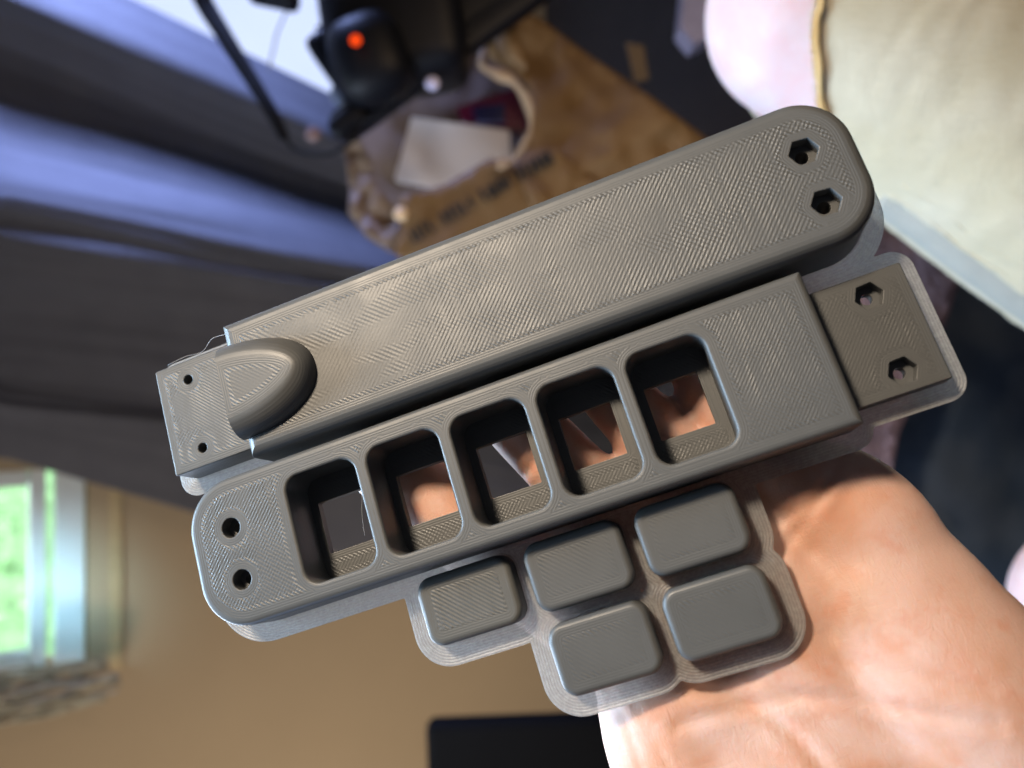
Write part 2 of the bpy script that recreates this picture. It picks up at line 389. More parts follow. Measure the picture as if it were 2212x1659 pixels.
# tiny pin hole left between the four keys
F = np.maximum(outer, -(np.minimum(SD, SK)+.6)); F = np.maximum(F, .45-np.hypot(X-92.6, Y+17.9))
bm = bmesh.new(); vc = {}
def ms_pt(i0, j0, i1, j1):
    key = (min((i0, j0), (i1, j1)), max((i0, j0), (i1, j1)))
    if key not in vc:
        a, c = F[key[0]], F[key[1]]; t = a/(a-c); vc[key] = bm.verts.new(((gx[key[0][0]]*(1-t)+gx[key[1][0]]*t)/1000, (gy[key[0][1]]*(1-t)+gy[key[1][1]]*t)/1000, .00006))
    return vc[key]
gv = {}
def g_pt(i, j):
    if (i, j) not in gv: gv[(i, j)] = bm.verts.new((gx[i]/1000, gy[j]/1000, .00006))
    return gv[(i, j)]
for i in range(len(gx)-1):
    for j in range(len(gy)-1):
        cn = [(i, j), (i+1, j), (i+1, j+1), (i, j+1)]; ins = [F[c] < 0 for c in cn]
        if not any(ins): continue
        poly = []
        for k in range(4):
            if ins[k]: poly.append(g_pt(*cn[k]))
            if ins[k] != ins[(k+1) % 4]: poly.append(ms_pt(*cn[k], *cn[(k+1) % 4]))
        if len(poly) >= 3:
            try: bm.faces.new(poly)
            except ValueError: pass
ret = bmesh.ops.extrude_face_region(bm, geom=bm.faces[:])
for g in ret['geom']:
    if isinstance(g, bmesh.types.BMVert): g.co.z = .00042
bmesh.ops.recalc_face_normals(bm, faces=bm.faces)
me = D.meshes.new('brim'); bm.to_mesh(me); bm.free()
ea = me.attributes.new('ed', 'FLOAT', 'POINT'); vals = []
for v in me.vertices:
    i = int(np.clip(round((v.co.x*1000-gx[0])/h), 0, len(gx)-1)); j = int(np.clip(round((v.co.y*1000-gy[0])/h), 0, len(gy)-1))
    fx = v.co.x*1000; fy = v.co.y*1000
    vals.append(float(min(min(sd_rr(fx, fy, *p) for p in prim), min(sd_rr(fx, fy, *p) for p in keysP))))
ea.data.foreach_set('value', vals)
bo = link('brim', me, M_BRIM, root, True, 40)
# --- loose strings of filament
M_STR = simple('filament_string', (.35, .35, .36), .35)
def lp(x, y, z): return (x/1000, y/1000, z/1000)
for pts in ([(19.9, 66.5, 12.4), (15, 67.5, 11), (11, 66, 9.5), (6, 66.5, 9.2), (1, 66.2, 8.9)], [(36.5, 12, 2.4), (38.5, 17, 5.5), (42.1, 23, 9.5)]):
    v, f = tube_vf([lp(*p) for p in spline(pts, 6)], .00007, 6); m_ = D.meshes.new('filament_string'); m_.from_pydata([tuple(p) for p in v], [], f); link('filament_string', m_, M_STR, root)
# ------------------------------------------------------------------ the person: hand, legs, shorts
person = empty('person', LM @ Vector((.12, -.05, -.01)), 'person holding the printed parts on an open left palm, wearing cream shorts', 'person')
def L2W(p): return LM @ Vector(lp(*p))
def cone_vf(p, q, r0, r1, n=26, cap=8, sq=1.0):
    """round cone between two points, mm, local frame; sq flattens it in local z"""
    p, q = Vector(p), Vector(q); t = (q-p).normalized(); a = Vector((0, 0, 1)); s = t.cross(a).normalized(); u = s.cross(t)
    st = []
    for i in range(1, cap+1):
        b = math.pi/2*(1-i/cap); st.append((p - t*r0*math.sin(b), r0*math.cos(b)))
    st[0] = (st[0][0], r0*.05) if st[0][1] < r0*.05 else st[0]
    for i in range(1, 7): k = i/7; st.append((p.lerp(q, k), r0+(r1-r0)*k))
    for i in range(0, cap):
        b = math.pi/2*i/cap; st.append((q + t*r1*math.sin(b), r1*math.cos(b)))
    v = []; f = []
    for c, r in st:
        for k in range(n):
            A = 2*math.pi*k/n; v.append(c+s*math.cos(A)*r+u*math.sin(A)*r*sq)
    for i in range(len(st)-1):
        for k in range(n): f.append((i*n+k, i*n+(k+1) % n, (i+1)*n+(k+1) % n, (i+1)*n+k))
    f.append(tuple(range(n))[::-1]); f.append(tuple(range((len(st)-1)*n, len(st)*n))); return v, f
def ell_vf(c, r, rot=0, n=28, m=16):
    v = []; f = []; cr, sr = math.cos(rot), math.sin(rot)
    for i in range(m+1):
        b = math.pi*(i+.0)/m; b = min(max(b, .05), math.pi-.05)
        for k in range(n):
            A = 2*math.pi*k/n; x, y, z = r[0]*math.sin(b)*math.cos(A), r[1]*math.sin(b)*math.sin(A), r[2]*math.cos(b)
            v.append((c[0]+x*cr-y*sr, c[1]+x*sr+y*cr, c[2]+z))
    for i in range(m):
        for k in range(n): f.append((i*n+k, i*n+(k+1) % n, (i+1)*n+(k+1) % n, (i+1)*n+k))
    f.append(tuple(range(n))[::-1]); f.append(tuple(range(m*n, (m+1)*n))); return v, f
prt = []
fingers = {  # joints from knuckle to tip, with radii
    'index': ([(86, -30, -15), (66, -6, -13.0), (46.5, 20, -11.5), (35, 38, -12.5), (28, 53, -15)], [12.5, 10.6, 10.2, 9.3, 8.0]),
    'middle': ([(104, -30, -15), (93.5, -6, -13.5), (77.5, 26, -11.5), (68, 48, -12), (62, 60, -15)], [12.2, 9.9, 9.1, 8.6, 7.6]),
    'ring': ([(124, -30, -15), (114.5, -6, -13.5), (100.8, 26, -11.5), (92, 48, -12), (87, 60, -15)], [12.2, 9.4, 8.5, 8.2, 7.4]),
    'little': ([(141, -30, -14), (131.5, -6, -12), (122.4, 25, -11.0), (117, 42, -12), (114, 50, -14)], [12, 10.2, 8.4, 7.8, 7.0])}
for nm, (J, Rr) in fingers.items():
    for i in range(4): prt.append(cone_vf(J[i], J[i+1], Rr[i], Rr[i+1]))
W = (152, -110, -16)
for x0, y0, r0 in ((92, -38, 13), (116, -36, 14), (136, -40, 13)):
    prt.append(cone_vf((x0, y0, -15.5), (W[0]+(x0-116)*.45, W[1], -18), r0, 16))
prt.append(ell_vf((147.5, -58, -12), (21.5, 45, 15.5), .30))
prt.append(ell_vf((143, -20, -10.5), (13, 22, 9), .35))
prt.append(ell_vf((146, -38, -11.5), (16, 26, 11), .35))
prt.append(ell_vf((88.5, -58, -15), (17, 38, 13), .02))          # outer heel of the hand
prt.append(ell_vf((104, -82, -13), (22, 38, 17), .70))              # thumb base
prt.append(ell_vf((112, -30, -13), (36, 15, 11), .0))
prt.append(ell_vf((118, -74, -15.5), (40, 52, 15), .25))
prt.append(cone_vf((92, -86, -12), (66, -96, -8), 17, 12)); prt.append(cone_vf((66, -96, -8), (38, -90, -2), 12, 10.5)); prt.append(cone_vf((38, -90, -2), (14, -80, 1), 10.5, 8))
prt.append(cone_vf(W, (178, -165, -20), 27, 28, sq=.8)); prt.append(cone_vf((178, -165, -20), (250, -320, -28), 28, 38, sq=.9))
V, Fc = merge(prt)
tmp = D.meshes.new('tmp'); tmp.from_pydata([(a/1000, b_/1000, c/1000) for a, b_, c in V], [], Fc)
to = D.objects.new('tmp', tmp); C.objects.link(to)
rm = to.modifiers.new('r', 'REMESH'); rm.mode = 'VOXEL'; rm.voxel_size = .00125; rm.adaptivity = 0
sm = to.modifiers.new('s', 'SMOOTH'); sm.factor = .5; sm.iterations = 22
dg = bpy.context.evaluated_depsgraph_get(); hm = D.meshes.new_from_object(to.evaluated_get(dg)); D.objects.remove(to)
nv = len(hm.vertices); co_ = np.empty(nv*3, np.float32); hm.vertices.foreach_get('co', co_); P = co_.reshape(-1, 3)*1000.
nr = np.empty(nv*3, np.float32); hm.vertices.foreach_get('normal', nr); Nn = nr.reshape(-1, 3)
def seg_d(P2, a, b):
    a = np.array(a, float); b = np.array(b, float); ab = b-a; t = np.clip(((P2-a)@ab)/(ab@ab), 0, 1); return np.linalg.norm(P2-(a+t[:, None]*ab), axis=1)
disp = np.zeros(nv)
creases = [([(122, -13), (128, -12), (136, -9), (143, -3)], .9, 1.1), ([(121, -21), (126, -17), (133, -12), (140, -6)], .8, 1.0),
           ([(84, -38), (96, -40), (106, -46), (114, -58), (118, -74), (121, -92)], 1.2, 1.3), ([(90, -46), (104, -46), (120, -48), (134, -54), (148, -60)], .8, 1.1),
           ([(112, -44), (124, -52), (134, -62), (142, -76)], .6, .9), ([(126, -42), (138, -48), (150, -54)], .45, .8), ([(80, -42), (86, -52), (94, -62), (98, -74)], .35, .7),
           ([(68, 12), (84, 19)], 1.0, 1.0), ([(70, 9), (84, 14)], .6, .8), ([(105, 12), (119, 19)], .8, 1.0), ([(40, 12), (52, 26)], .5, .9), ([(78, -36), (80, -46), (80, -56)], .5, .8), ([(82, -37), (85, -48), (86, -58)], .4, .7)]
up = np.clip((Nn[:, 2]-.1)*2, 0, 1)
for pts, dep, wd in creases:
    q = spline(pts, 4); dmin = np.full(nv, 1e9)
    for a, b_ in zip(q[:-1], q[1:]): dmin = np.minimum(dmin, seg_d(P[:, :2], a[:2], b_[:2]))
    disp += (-dep*.55*np.exp(-(dmin/wd)**2) + dep*.16*np.exp(-((dmin-2.2*wd)/(1.3*wd))**2))*up
low = np.array([noise.noise(Vector(p)*.045)*.45+noise.noise(Vector(p)*.16)*.08 for p in P.tolist()])
P = P+Nn*(disp+low)[:, None]
# the skin yields under the print: nothing pokes through the underside of the brim
over = (P[:, 2] > -.25) & (P[:, 0] > -14) & (P[:, 0] < 180)
ii = np.clip(((P[:, 0]-gx[0])/h).round().astype(int), 0, len(gx)-1); jj = np.clip(((P[:, 1]-gy[0])/h).round().astype(int), 0, len(gy)-1)
so = outer[ii, jj]; lim = -.25+np.maximum(so-1.0, 0)*.55
lim = np.where((P[:, 0] < -14) | (P[:, 0] > 179) | (P[:, 1] < -47.5), 99, lim)
P[:, 2] = np.where(P[:, 2] > lim, lim+(P[:, 2]-lim)*.04, P[:, 2])
hm.vertices.foreach_set('co', (P/1000).astype(np.float32).ravel()); hm.update()
ho = link('arm', hm, M_SKIN, person, True); ho.matrix_world = LM; ho.parent = person
ho.matrix_parent_inverse = Matrix.Translation(person.location).inverted(); ho.matrix_basis = LM
tag(ho, 'open left hand, palm up, with the forearm')
# --- leg (towards the knee, upper right)
def limb(name, mat, A, B, ra, rb, t0=0, t1=1, off=0, hem=None, wr=0, n=96, m=60, label=None, squash=1):
    A, B = Vector(A), Vector(B); t = (B-A).normalized(); view = -ZC*-1
    u = ZC - t*ZC.dot(t); u.normalize(); s = t.cross(u); 
    # s points sideways; sign so that +s is towards the lower edge of the picture
    if s.dot(-YC) < 0: s = -s
    v = []; f = []
    for i in range(m+1):
        for k in range(n):
            a = 2*math.pi*k/n; lat = math.sin(a); fr = math.cos(a)
            h0 = hem(lat) if hem else 0
            tt = h0 + (1-h0)*(i/m); c = A.lerp(B, tt); r = ra+(rb-ra)*tt+off
            if not hem and i <= 14: 
                b = math.pi/2*(i/14.); c = A - t*ra*.96*math.cos(b); r = ra*max(math.sin(b), .02)
            elif not hem: tt = (i-14)/(m-14); c = A.lerp(B, tt); r = ra+(rb-ra)*tt
            q = Vector((c.x*14, c.y*14, c.z*14)); nn = noise.noise(q+Vector((lat*1.3, fr*1.3, 3)))
            r += wr*(nn*.8+.5*noise.noise(Vector((tt*22, a*2.6, 1)))+.3*noise.noise(Vector((tt*50, a*5, 7))))
            v.append(c+(s*lat+u*fr*squash)*r)
    for i in range(m):
        for k in range(n): f.append((i*n+k, i*n+(k+1) % n, (i+1)*n+(k+1) % n, (i+1)*n+k))
    if not hem: f.append(tuple(range(n))[::-1])
    o = meshobj(name, v, f, mat, person, True)
    if hem:
        md = o.modifiers.new('thick', 'SOLIDIFY'); md.thickness = .0012; md.offset = 1
    if label: tag(o, label)
    return o
dl = .45
KN, HP = at(1762, 15, dl), at(2696, 588, dl)
limb('leg', M_LEG, KN, HP, 240*K/FPX*dl, 330*K/FPX*dl, label='bare thigh and knee at the upper right')
K2, H2 = at(2400, 1320, .50), at(3100, 1030, .5)
limb('leg', M_LEG, K2, H2, 200*K/FPX*.5, 250*K/FPX*.5, label='other bare leg at the lower right corner')
def linen(name, c1, c2, sc=1.0):
    m = NT(name); o = m.obj(); mm = m.map(o, (1000, 1000, 1000), (.4, .2, .6)); n = m.noise(mm, .02, 3); a = m.noise(m.map(mm, (2.0, .08, .08)), 1, 2, .7); b = m.noise(m.map(mm, (.08, 2.0, 2.0)), 1, 2, .7)
    wv = m.math('ADD', a, b); c = m.mix(m.step(n, .35, .65), c1, c2); c = m.mix(m.step(wv, .7, 1.35, 0, .35), c, tuple(q*.72 for q in c1))
    m.base(c, .85, .2); m.b.inputs['Sheen Weight'].default_value = .15; m.l(m.bump(wv, .0004*sc), m.b.inputs['Normal']); return m.m
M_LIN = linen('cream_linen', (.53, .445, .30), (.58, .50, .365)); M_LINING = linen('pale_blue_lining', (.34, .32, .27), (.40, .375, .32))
M_HEM = linen('hem_rust_and_shade', (.44, .25, .085), (.56, .38, .17))  # rust tone also carries the shade inside the leg opening
hem = lambda lat: -.05+.125*max(0, math.asin(max(-1, min(1, lat))))**2+.008*noise.noise(Vector((lat*6, 2, 0)))
Rk, Rh = 240*K/FPX*dl, 330*K/FPX*dl
sh = limb('shorts', M_LIN, KN, HP, Rk, Rh, off=.006, hem=hem, wr=.0013, n=140, m=90, label='cream linen shorts with a frayed hem in rust and painted shade')
lin = limb('shorts_lining', M_LINING, KN, HP, Rk, Rh, off=.0085, hem=lambda l: .30+.02*noise.noise(Vector((l*5, 9, 1))) if l > .45 else .30+(.45-l)*.9, wr=.0012, squash=.55, n=120)
# frayed hem: rust cloth plus painted shade along the edge, and a stitched seam
def hem_pts(off, dt, lo=-1.3, hi=1.35, m=70, wob=0.0):
    t = (HP-KN).normalized(); u = (ZC-t*ZC.dot(t)).normalized(); s = t.cross(u); s = s if s.dot(-YC) > 0 else -s; out = []
    for i in range(m):
        a = lo+(hi-lo)*i/(m-1); lat = math.sin(a); tt = hem(lat)+dt+wob*noise.noise(Vector((a*9, 4, 2))); c = KN.lerp(HP, tt); r = Rk+(Rh-Rk)*tt+off+wob*.02*noise.noise(Vector((a*14, 1, 2)))
        out.append(c+(s*lat+u*math.cos(a))*r)
    return out
hp = hem_pts(.0068, .003, wob=.006)
v, f = tube_vf(hp, [.0040*(1+.7*noise.noise(Vector((i*.33, 0, 5)))) for i in range(len(hp))], 8, .3)
meshobj('frayed_hem', v, f, M_HEM, sh, True).matrix_parent_inverse = Matrix.Identity(4)
fr = []
for i in range(420):
    k = random.randrange(2, len(hp)-2); p = hp[k].lerp(hp[k+1], random.random()); dv = (KN-HP).normalized()*random.uniform(.002, .0045)+Vector((random.uniform(-1, 1), random.uniform(-1, 1), random.uniform(-1, 1)))*.0016
    fr.append(tube_vf([p, p+dv*.5, p+dv], .00018, 4))
v, f = merge(fr); o = meshobj('fray_thread', v, f, M_LIN, sh, True); o['kind'] = 'stuff'; o.matrix_parent_inverse = Matrix.Identity(4)
def ridge_pts(a0, t0, t1, off, m=50):
    t = (HP-KN).normalized(); u = (ZC-t*ZC.dot(t)).normalized(); s = t.cross(u); s = s if s.dot(-YC) > 0 else -s; out = []
    for i in range(m):
        tt = t0+(t1-t0)*i/(m-1); a = a0+.02*math.sin(tt*30); c = KN.lerp(HP, tt); r = Rk+(Rh-Rk)*tt+off; out.append(c+(s*math.sin(a)+u*math.cos(a))*r)
    return out
for a0, nm in ((1.36, 'seam'), (1.22, 'seam')):
    q = ridge_pts(a0, .30, .98, .0068); v, f = tube_vf(q, .0010, 6, .5); o = meshobj(nm, v, f, M_LIN, sh); o.matrix_parent_inverse = Matrix.Identity(4)
# ------------------------------------------------------------------ generic cloth or paper panel from a traced outline
def panel(name, poly, depth, mat, parent=None, step=22, amp=.0, fs=6., thick=.0015, edge=0, smooth=True):
    pts = [Vector(p) for p in poly]; ed = []; P2 = []
    n = len(pts)
    for i in range(n):
        a, b = pts[i], pts[(i+1) % n]; k = max(1, int((b-a).length/step))
        for j in range(k): P2.append(a.lerp(b, j/k))
    nb = len(P2); ed = [(i, (i+1) % nb) for i in range(nb)]
    xs = [p.x for p in pts]; ys = [p.y for p in pts]
    def inside(x, y):
        c = False; j = n-1
        for i in range(n):
            if (pts[i].y > y) != (pts[j].y > y) and x < (pts[j].x-pts[i].x)*(y-pts[i].y)/(pts[j].y-pts[i].y)+pts[i].x: c = not c
            j = i
        return c
    y = min(ys)+step/2; row = 0
    while y < max(ys):
        x = min(xs)+step/2+(row % 2)*step/2
        while x < max(xs):
            if inside(x, y) and all((Vector((x, y))-q).length > step*.5 for q in P2[:nb]): P2.append(Vector((x, y)))
            x += step
        y += step*.87; row += 1
    r = delaunay_2d_cdt(P2, ed, [], 1, 1e-3); v = []
    for q in r[0]:
        d = depth(q.x, q.y) if callable(depth) else depth
        d -= amp*(noise.noise(Vector((q.x/100*fs/6, q.y/100*fs/6, 1.7)))+.5*noise.noise(Vector((q.x/40*fs/6, q.y/40*fs/6, 5.1))))
        v.append(at(q.x, q.y, d))
    me = D.meshes.new(name); me.from_pydata([tuple(p) for p in v], [], [tuple(t) for t in r[2]])
    bm = bmesh.new(); bm.from_mesh(me); bmesh.ops.recalc_face_normals(bm, faces=bm.faces)
    if sum((f.normal.dot(ZC)*f.calc_area() for f in bm.faces)) < 0: bmesh.ops.reverse_faces(bm, faces=bm.faces)
    bm.to_mesh(me); bm.free(); o = link(name, me, mat, parent, smooth, 50)
    if parent: o.matrix_parent_inverse = Matrix.Translation(parent.location).inverted()
    md = o.modifiers.new('thick', 'SOLIDIFY'); md.thickness = thick; md.offset = -1
    return o
# ------------------------------------------------------------------ seat under the person
M_FUZ = simple('mauve_fleece', (.21, .145, .165), .95, .1, .35, 90, .004, 260)
def denim():
    m = NT('navy_denim'); o = m.obj(); mm = m.map(o, (1000, 1000, 1000)); tw = m.math('SINE', m.math('MULTIPLY', m.math('ADD', *m_xy(m, mm)), 2.2)); n = m.noise(mm, .018, 3)
    m.base(m.mix(m.step(n, .35, .65), (.026, .042, .07), (.05, .066, .092)), .8, .25); m.l(m.bump(tw, .0002), m.b.inputs['Normal']); return m.m
def m_xy(m, mm):
    s_ = m.t.nodes.new('ShaderNodeSeparateXYZ'); m.l(mm, s_.inputs[0]); return s_.outputs[0], s_.outputs[1]
M_DEN = denim()
o = panel('fleece_blanket', [(1640, 240), (1900, 350), (2110, 530), (2078, 585), (2050, 680), (1990, 830), (1945, 930), (1915, 1080), (1885, 1200), (1600, 1180), (1560, 700)], .62, M_FUZ, step=26, amp=.010, thick=.02)
tag(o, 'mauve fleece blanket lying between the legs, under the right end of the printed parts', 'blanket')
o = panel('seat_cushion', [(1860, 300), (2600, 500), (2700, 1300), (2500, 1700), (1800, 1700), (1700, 900)], lambda x, y: .68+.00004*(x-1900), M_DEN, step=36, amp=.012, fs=3, thick=.05)
tag(o, 'navy denim seat cushion between the bare legs at the right edge', 'cushion')
# ------------------------------------------------------------------ room: wall, floor, windows, curtain
WY = 1.5
def hitY(px, py, Y=WY):
    d = at(px, py, 1)-CP; t = (Y-CP.y)/d.y; return CP+d*t
M_WALL = simple('beige_wall', (.44, .34, .225), .8, .25, .05, 3, .0005, 60); M_FLOOR = simple('dark_carpet', (.040, .030, .030), .95, .1, .3, 30, .004, 200)
a = hitY(190, 1008); b = hitY(188, 1440)
z_s = a.z; wx1 = a.x; wx0 = b.x; wy1 = WY+.10
b1 = hitY(330, -300); b2 = hitY(790, 300); dx0 = b2.x-.02; dz0 = hitY(790, 200).z
parts = [box_vf(-2.5, wx0, WY, wy1, -.3, 2.6), box_vf(wx0, wx1, WY, wy1, -.3, z_s), box_vf(wx0, wx1, WY, wy1, 2.1, 2.6), box_vf(wx1, .30, WY, wy1, -.3, 2.6), box_vf(.30, 1.3, WY, wy1, -.3, .45), box_vf(.30, 1.3, WY, wy1, 2.1, 2.6), box_vf(1.3, 3, WY, wy1, -.3, 2.6)]
v, f = merge(parts); tag(meshobj('wall', v, f, M_WALL, None, False), kind='structure')
v, f = box_vf(-2.5, 3, -1.5, WY+.1, -.35, -.30); tag(meshobj('floor', v, f, M_FLOOR, None, False), kind='structure')
# outside
def sky_mat():
    m = NT('outside_sky'); o = m.obj(); m.base((0, 0, 0), .5, 0); m.l(m.mix(m.noise(o, 1.5, 3), (.52, .62, 1), (.64, .74, 1)), m.b.inputs['Emission Color']); m.b.inputs['Emission Strength'].default_value = 1.25; return m.m
v, f = box_vf(-4, 5, 3.6, 3.65, -1, 5); tag(meshobj('sky', v, f, sky_mat(), None, False), kind='structure')
M_WH = simple('white_window_paint', (.74, .80, .82), .4, .5, .04, 5)
win = empty('window', Vector(((wx0+wx1)/2, WY+.05, z_s)), 'white framed window at the lower left with greenery behind the glass', 'window')
zr = hitY(60, 1200).z
def wbox(nm, x0, x1, y0, y1, z0, z1, mat=M_WH, par=win):
    v, f = box_vf(x0, x1, y0, y1, z0, z1); o = meshobj(nm, v, f, mat, par, False); md = o.modifiers.new('b', 'BEVEL'); md.width = .003; md.segments = 2; return o
zb1 = hitY(118, 1200, WY+.02).z; zb2 = hitY(62, 1200, WY+.03).z
wbox('bottom_rail', wx0+.002, wx1-.002, WY+.012, WY+.045, z_s+.003, zb1)
wbox('glazing_bar', wx0+.002, wx1-.002, WY+.020, WY+.05, zb1+.012, zb2)
wbox('side_rail', wx0+.002, wx0+.035, WY+.014, WY+.048, zb2+.002, 2.095)
wbox('side_rail', wx1-.028, wx1-.002, WY+.014, WY+.048, zb2+.002, 2.095)
mg = NT('window_glass'); mg.base((1, 1, 1), .02, .5); mg.b.inputs['Transmission Weight'].default_value = 1; mg.b.inputs['IOR'].default_value = 1.05
wbox('pane', wx0+.036, wx1-.029, WY+.030, WY+.033, zb2+.003, 2.094, mg.m)
area('frame_fill', Vector(((wx0+wx1)/2+.25, WY-.55, z_s+.50)), Vector(((wx0+wx1)/2-.03, WY, z_s+.05)), .12, .14, (.45, .80, 1), spread=18)  # added cool fill that only brightens the white window frame
zs1 = hitY(236, 1200).z; zs2 = hitY(262, 1200).z
M_TRIM = simple('pale_wood_trim', (.56, .43, .25), .7, .2, .12, 60)
v, f = box_vf(wx0-.012, wx1-.004, WY-.008, WY-.001, zs2, zs1); tag(meshobj('windowsill', v, f, M_TRIM, None, False), 'narrow pale wooden sill ledge under the window at the lower left', 'windowsill')
# hedge seen through the pane
M_LEAF = NT('hedge_leaves'); M_LEAF.base(M_LEAF.mix(M_LEAF.noise(M_LEAF.obj(), 18, 4), (.34, .58, .30), (.48, .70, .44)), .6, .3); M_LEAF.b.inputs['Transmission Weight'].default_value = 0
lv = []
for i in range(7000):
    p = Vector((random.uniform(-1.6, .1), random.uniform(2.86, 3.02), random.uniform(.2, 2.1))); s_ = random.uniform(.02, .04); q = Euler((random.uniform(0, 3), random.uniform(0, 3), random.uniform(0, 3))).to_matrix()
    c4 = [q @ Vector(c) * s_ + p for c in ((-.5, 0, 0), (0, -.3, .06), (.6, 0, 0), (0, .3, .06))]; lv.append((c4, [(0, 1, 2), (0, 2, 3)]))
lv.append(box_vf(-1.6, .1, 3.0, 3.2, .1, 2.1)); v, f = merge(lv); hg = meshobj('hedge', v, f, M_LEAF.m, None, False); tag(hg, 'light green leafy hedge outside, seen through the small window', 'hedge')
area('outdoor_daylight', Vector((-.8, 2.1, 2.4)), Vector((-.7, 3.1, 1.2)), 1.0, 110, (.85, 1, .95))
# big window behind the curtain
bw = empty('large_window', Vector((.8, WY+.05, .45)), 'tall bright window behind the drawn blue grey curtain', 'window')
for nm, q in (('bottom_rail', (.302, 1.298, WY+.02, WY+.06, .452, .50)), ('side_rail', (.302, .34, WY+.02, WY+.06, .502, 2.095)), ('side_rail', (1.26, 1.298, WY+.02, WY+.06, .502, 2.095))): wbox(nm, *q, par=bw)
wbox('pane', .341, 1.259, WY+.035, WY+.038, .503, 2.094, mg.m, bw)
# curtain: folds fan out from where it is held back
def curtain():
    kn = [(-145, 560, 0), (-20, 625, .9), (30, 645, .35), (110, 660, .0), (190, 672, .05), (290, 684, .55), (370, 697, 1.45), (430, 715, 1.8), (480, 738, 1.65), (505, 750, 1.75), (560, 775, 1.3), (650, 815, .75), (760, 900, .55), (835, 985, .58), (868, 1050, .80), (905, 1180, .62), (990, 1400, .42)]
    ks = np.linspace(0, 1, len(kn)); Y0 = np.array([k[0] for k in kn]); Y1 = np.array([k[1] for k in kn]); H = np.array([k[2] for k in kn])
    ns, nt = 220, 70; v = []; f = []
    ss = np.linspace(0, 1, ns)
    def smooth_interp(s, A):
        x = s*(len(A)-1); i = min(int(x), len(A)-2); t = x-i; return A[i]+(A[i+1]-A[i])*t
    Hs = np.array([smooth_interp(s, H) for s in ss]); ker = np.hanning(13); ker /= ker.sum(); Hs = np.convolve(np.pad(Hs, 6, mode='edge'), ker, 'valid')
    for i, s in enumerate(ss):
        y0, y1 = smooth_interp(s, Y0), smooth_interp(s, Y1)
        for j in range(nt):
            t = j/(nt-1); x = -260+t*1760; k = x/1450.; y = y0+(y1-y0)*k+6*math.sin(s*23+t*5)*(1-t)
            if x < 0: y = y0+(y1-y0)*k
            fade = 1-.55*t
            Yp = 1.455-.075*Hs[i]*fade-.006*noise.noise(Vector((s*18, t*5, 3)))-.003*noise.noise(Vector((s*50, t*3, 8)))
            v.append(hitY(x, y, Yp))
    for i in range(ns-1):
        for j in range(nt-1): f.append((i*nt+j, i*nt+j+1, (i+1)*nt+j+1, (i+1)*nt+j))
    m = NT('blue_grey_curtain'); o_ = m.obj(); mm = m.map(o_, (1000, 1000, 1000)); n = m.noise(mm, .02, 3); wv = m.noise(mm, 1.2, 2)
    m.base(m.mix(n, (.10, .103, .125), (.14, .142, .165)), .75, .3); m.b.inputs['Sheen Weight'].default_value = .2; m.l(m.bump(wv, .0004), m.b.inputs['Normal'])
    tr = m.n('ShaderNodeBsdfTranslucent'); tr.inputs[0].default_value = (.16, .17, .24, 1); a_ = m.n('ShaderNodeMixShader'); a_.inputs[0].default_value = .10
    m.l(m.b.outputs[0], a_.inputs[1]); m.l(tr.outputs[0], a_.inputs[2]); m.l(a_.outputs[0], m.out.inputs[0])
    o = meshobj('curtain', v, f, m.m, None, True); md = o.modifiers.new('t', 'SOLIDIFY'); md.thickness = .002
    tag(o, 'blue grey curtain falling in soft slanting folds at the left of the printed parts', 'curtain')
curtain()
# string curtain hanging beside the small window
M_TAS = simple('bleached_string', (.55, .52, .42), .9, .1, .55, 45)
pt_ = []
for i in range(26):
    x0 = hitY(100, 1418+i*3.7).x; zt = z_s-.002-.02*random.random()-(.02 if 8 < i < 18 else 0); yy = WY-.05-.03*random.random(); q = []
    for k in range(26):
        z = 2.1+(zt-2.1)*k/25; q.append((x0+.006*math.sin(k*.9+i*1.7)+.004*math.sin(k*2.1+i), yy+.006*math.cos(k*1.1+i*2), z))
    pt_.append(tube_vf(spline(q, 3), [.0018+.0016*random.random() for _ in range(76)], 6))
v, f = merge(pt_); tg = meshobj('string_curtain', v, f, M_TAS, None, True); tag(tg, 'bundle of tangled pale strings hanging beside the window at the lower left edge', 'string curtain')
# black screen corner at the bottom
M_BLK = simple('black_plastic', (.003, .003, .0035), .75, .08, .1, 20)
pA = at(1335, 1822, 1.02); Msc = Matrix.Translation(pA) @ (Matrix((XC, YC, ZC)).transposed()).to_4x4() @ Matrix.Rotation(math.radians(2.2), 4, 'Z')
mon = bevel_box('television', (.47, .33, .035), M_BLK, Msc, None, .012, 4); tag(mon, 'black flat television whose rounded corner shows at the bottom edge beside the hand', 'television')
# ------------------------------------------------------------------ low bench, paper bag and its contents
M_BEN = simple('dark_wood', (.022, .016, .016), .6, .3, .3, 20)
bn = empty('low_bench', Vector((.7, .95, 0)), 'dark low bench under the open paper bag', 'bench')
for nm, q in (('top', (-.02, 1.6, .45, 1.33, .20, .235)), ('leg', (0, .05, .5, .55, -.299, .199)), ('leg', (1.5, 1.55, .5, .55, -.299, .199)), ('leg', (0, .05, 1.25, 1.3, -.299, .199)), ('leg', (1.5, 1.55, 1.25, 1.3, -.299, .199))):
    v, f = box_vf(*q); meshobj(nm, v, f, M_BEN, bn, False)
def paper(name, c):
    m = NT(name); o = m.obj(); n = m.noise(o, 9, 4, .6, .5); n2 = m.noise(o, 60, 3); m.base(m.mix(n, tuple(q*.75 for q in c), tuple(min(1, q*1.15) for q in c)), .62, .35); m.l(m.bump(m.math('ADD', n, m.math('MULTIPLY', n2, .2)), .0035), m.b.inputs['Normal']); return m.m
M_KR = paper('kraft_paper', (.18, .105, .042)); M_KRD = paper('kraft_paper_inside', (.20, .135, .09)); M_INK = simple('black_print', (.012, .012, .016), .6, .3)
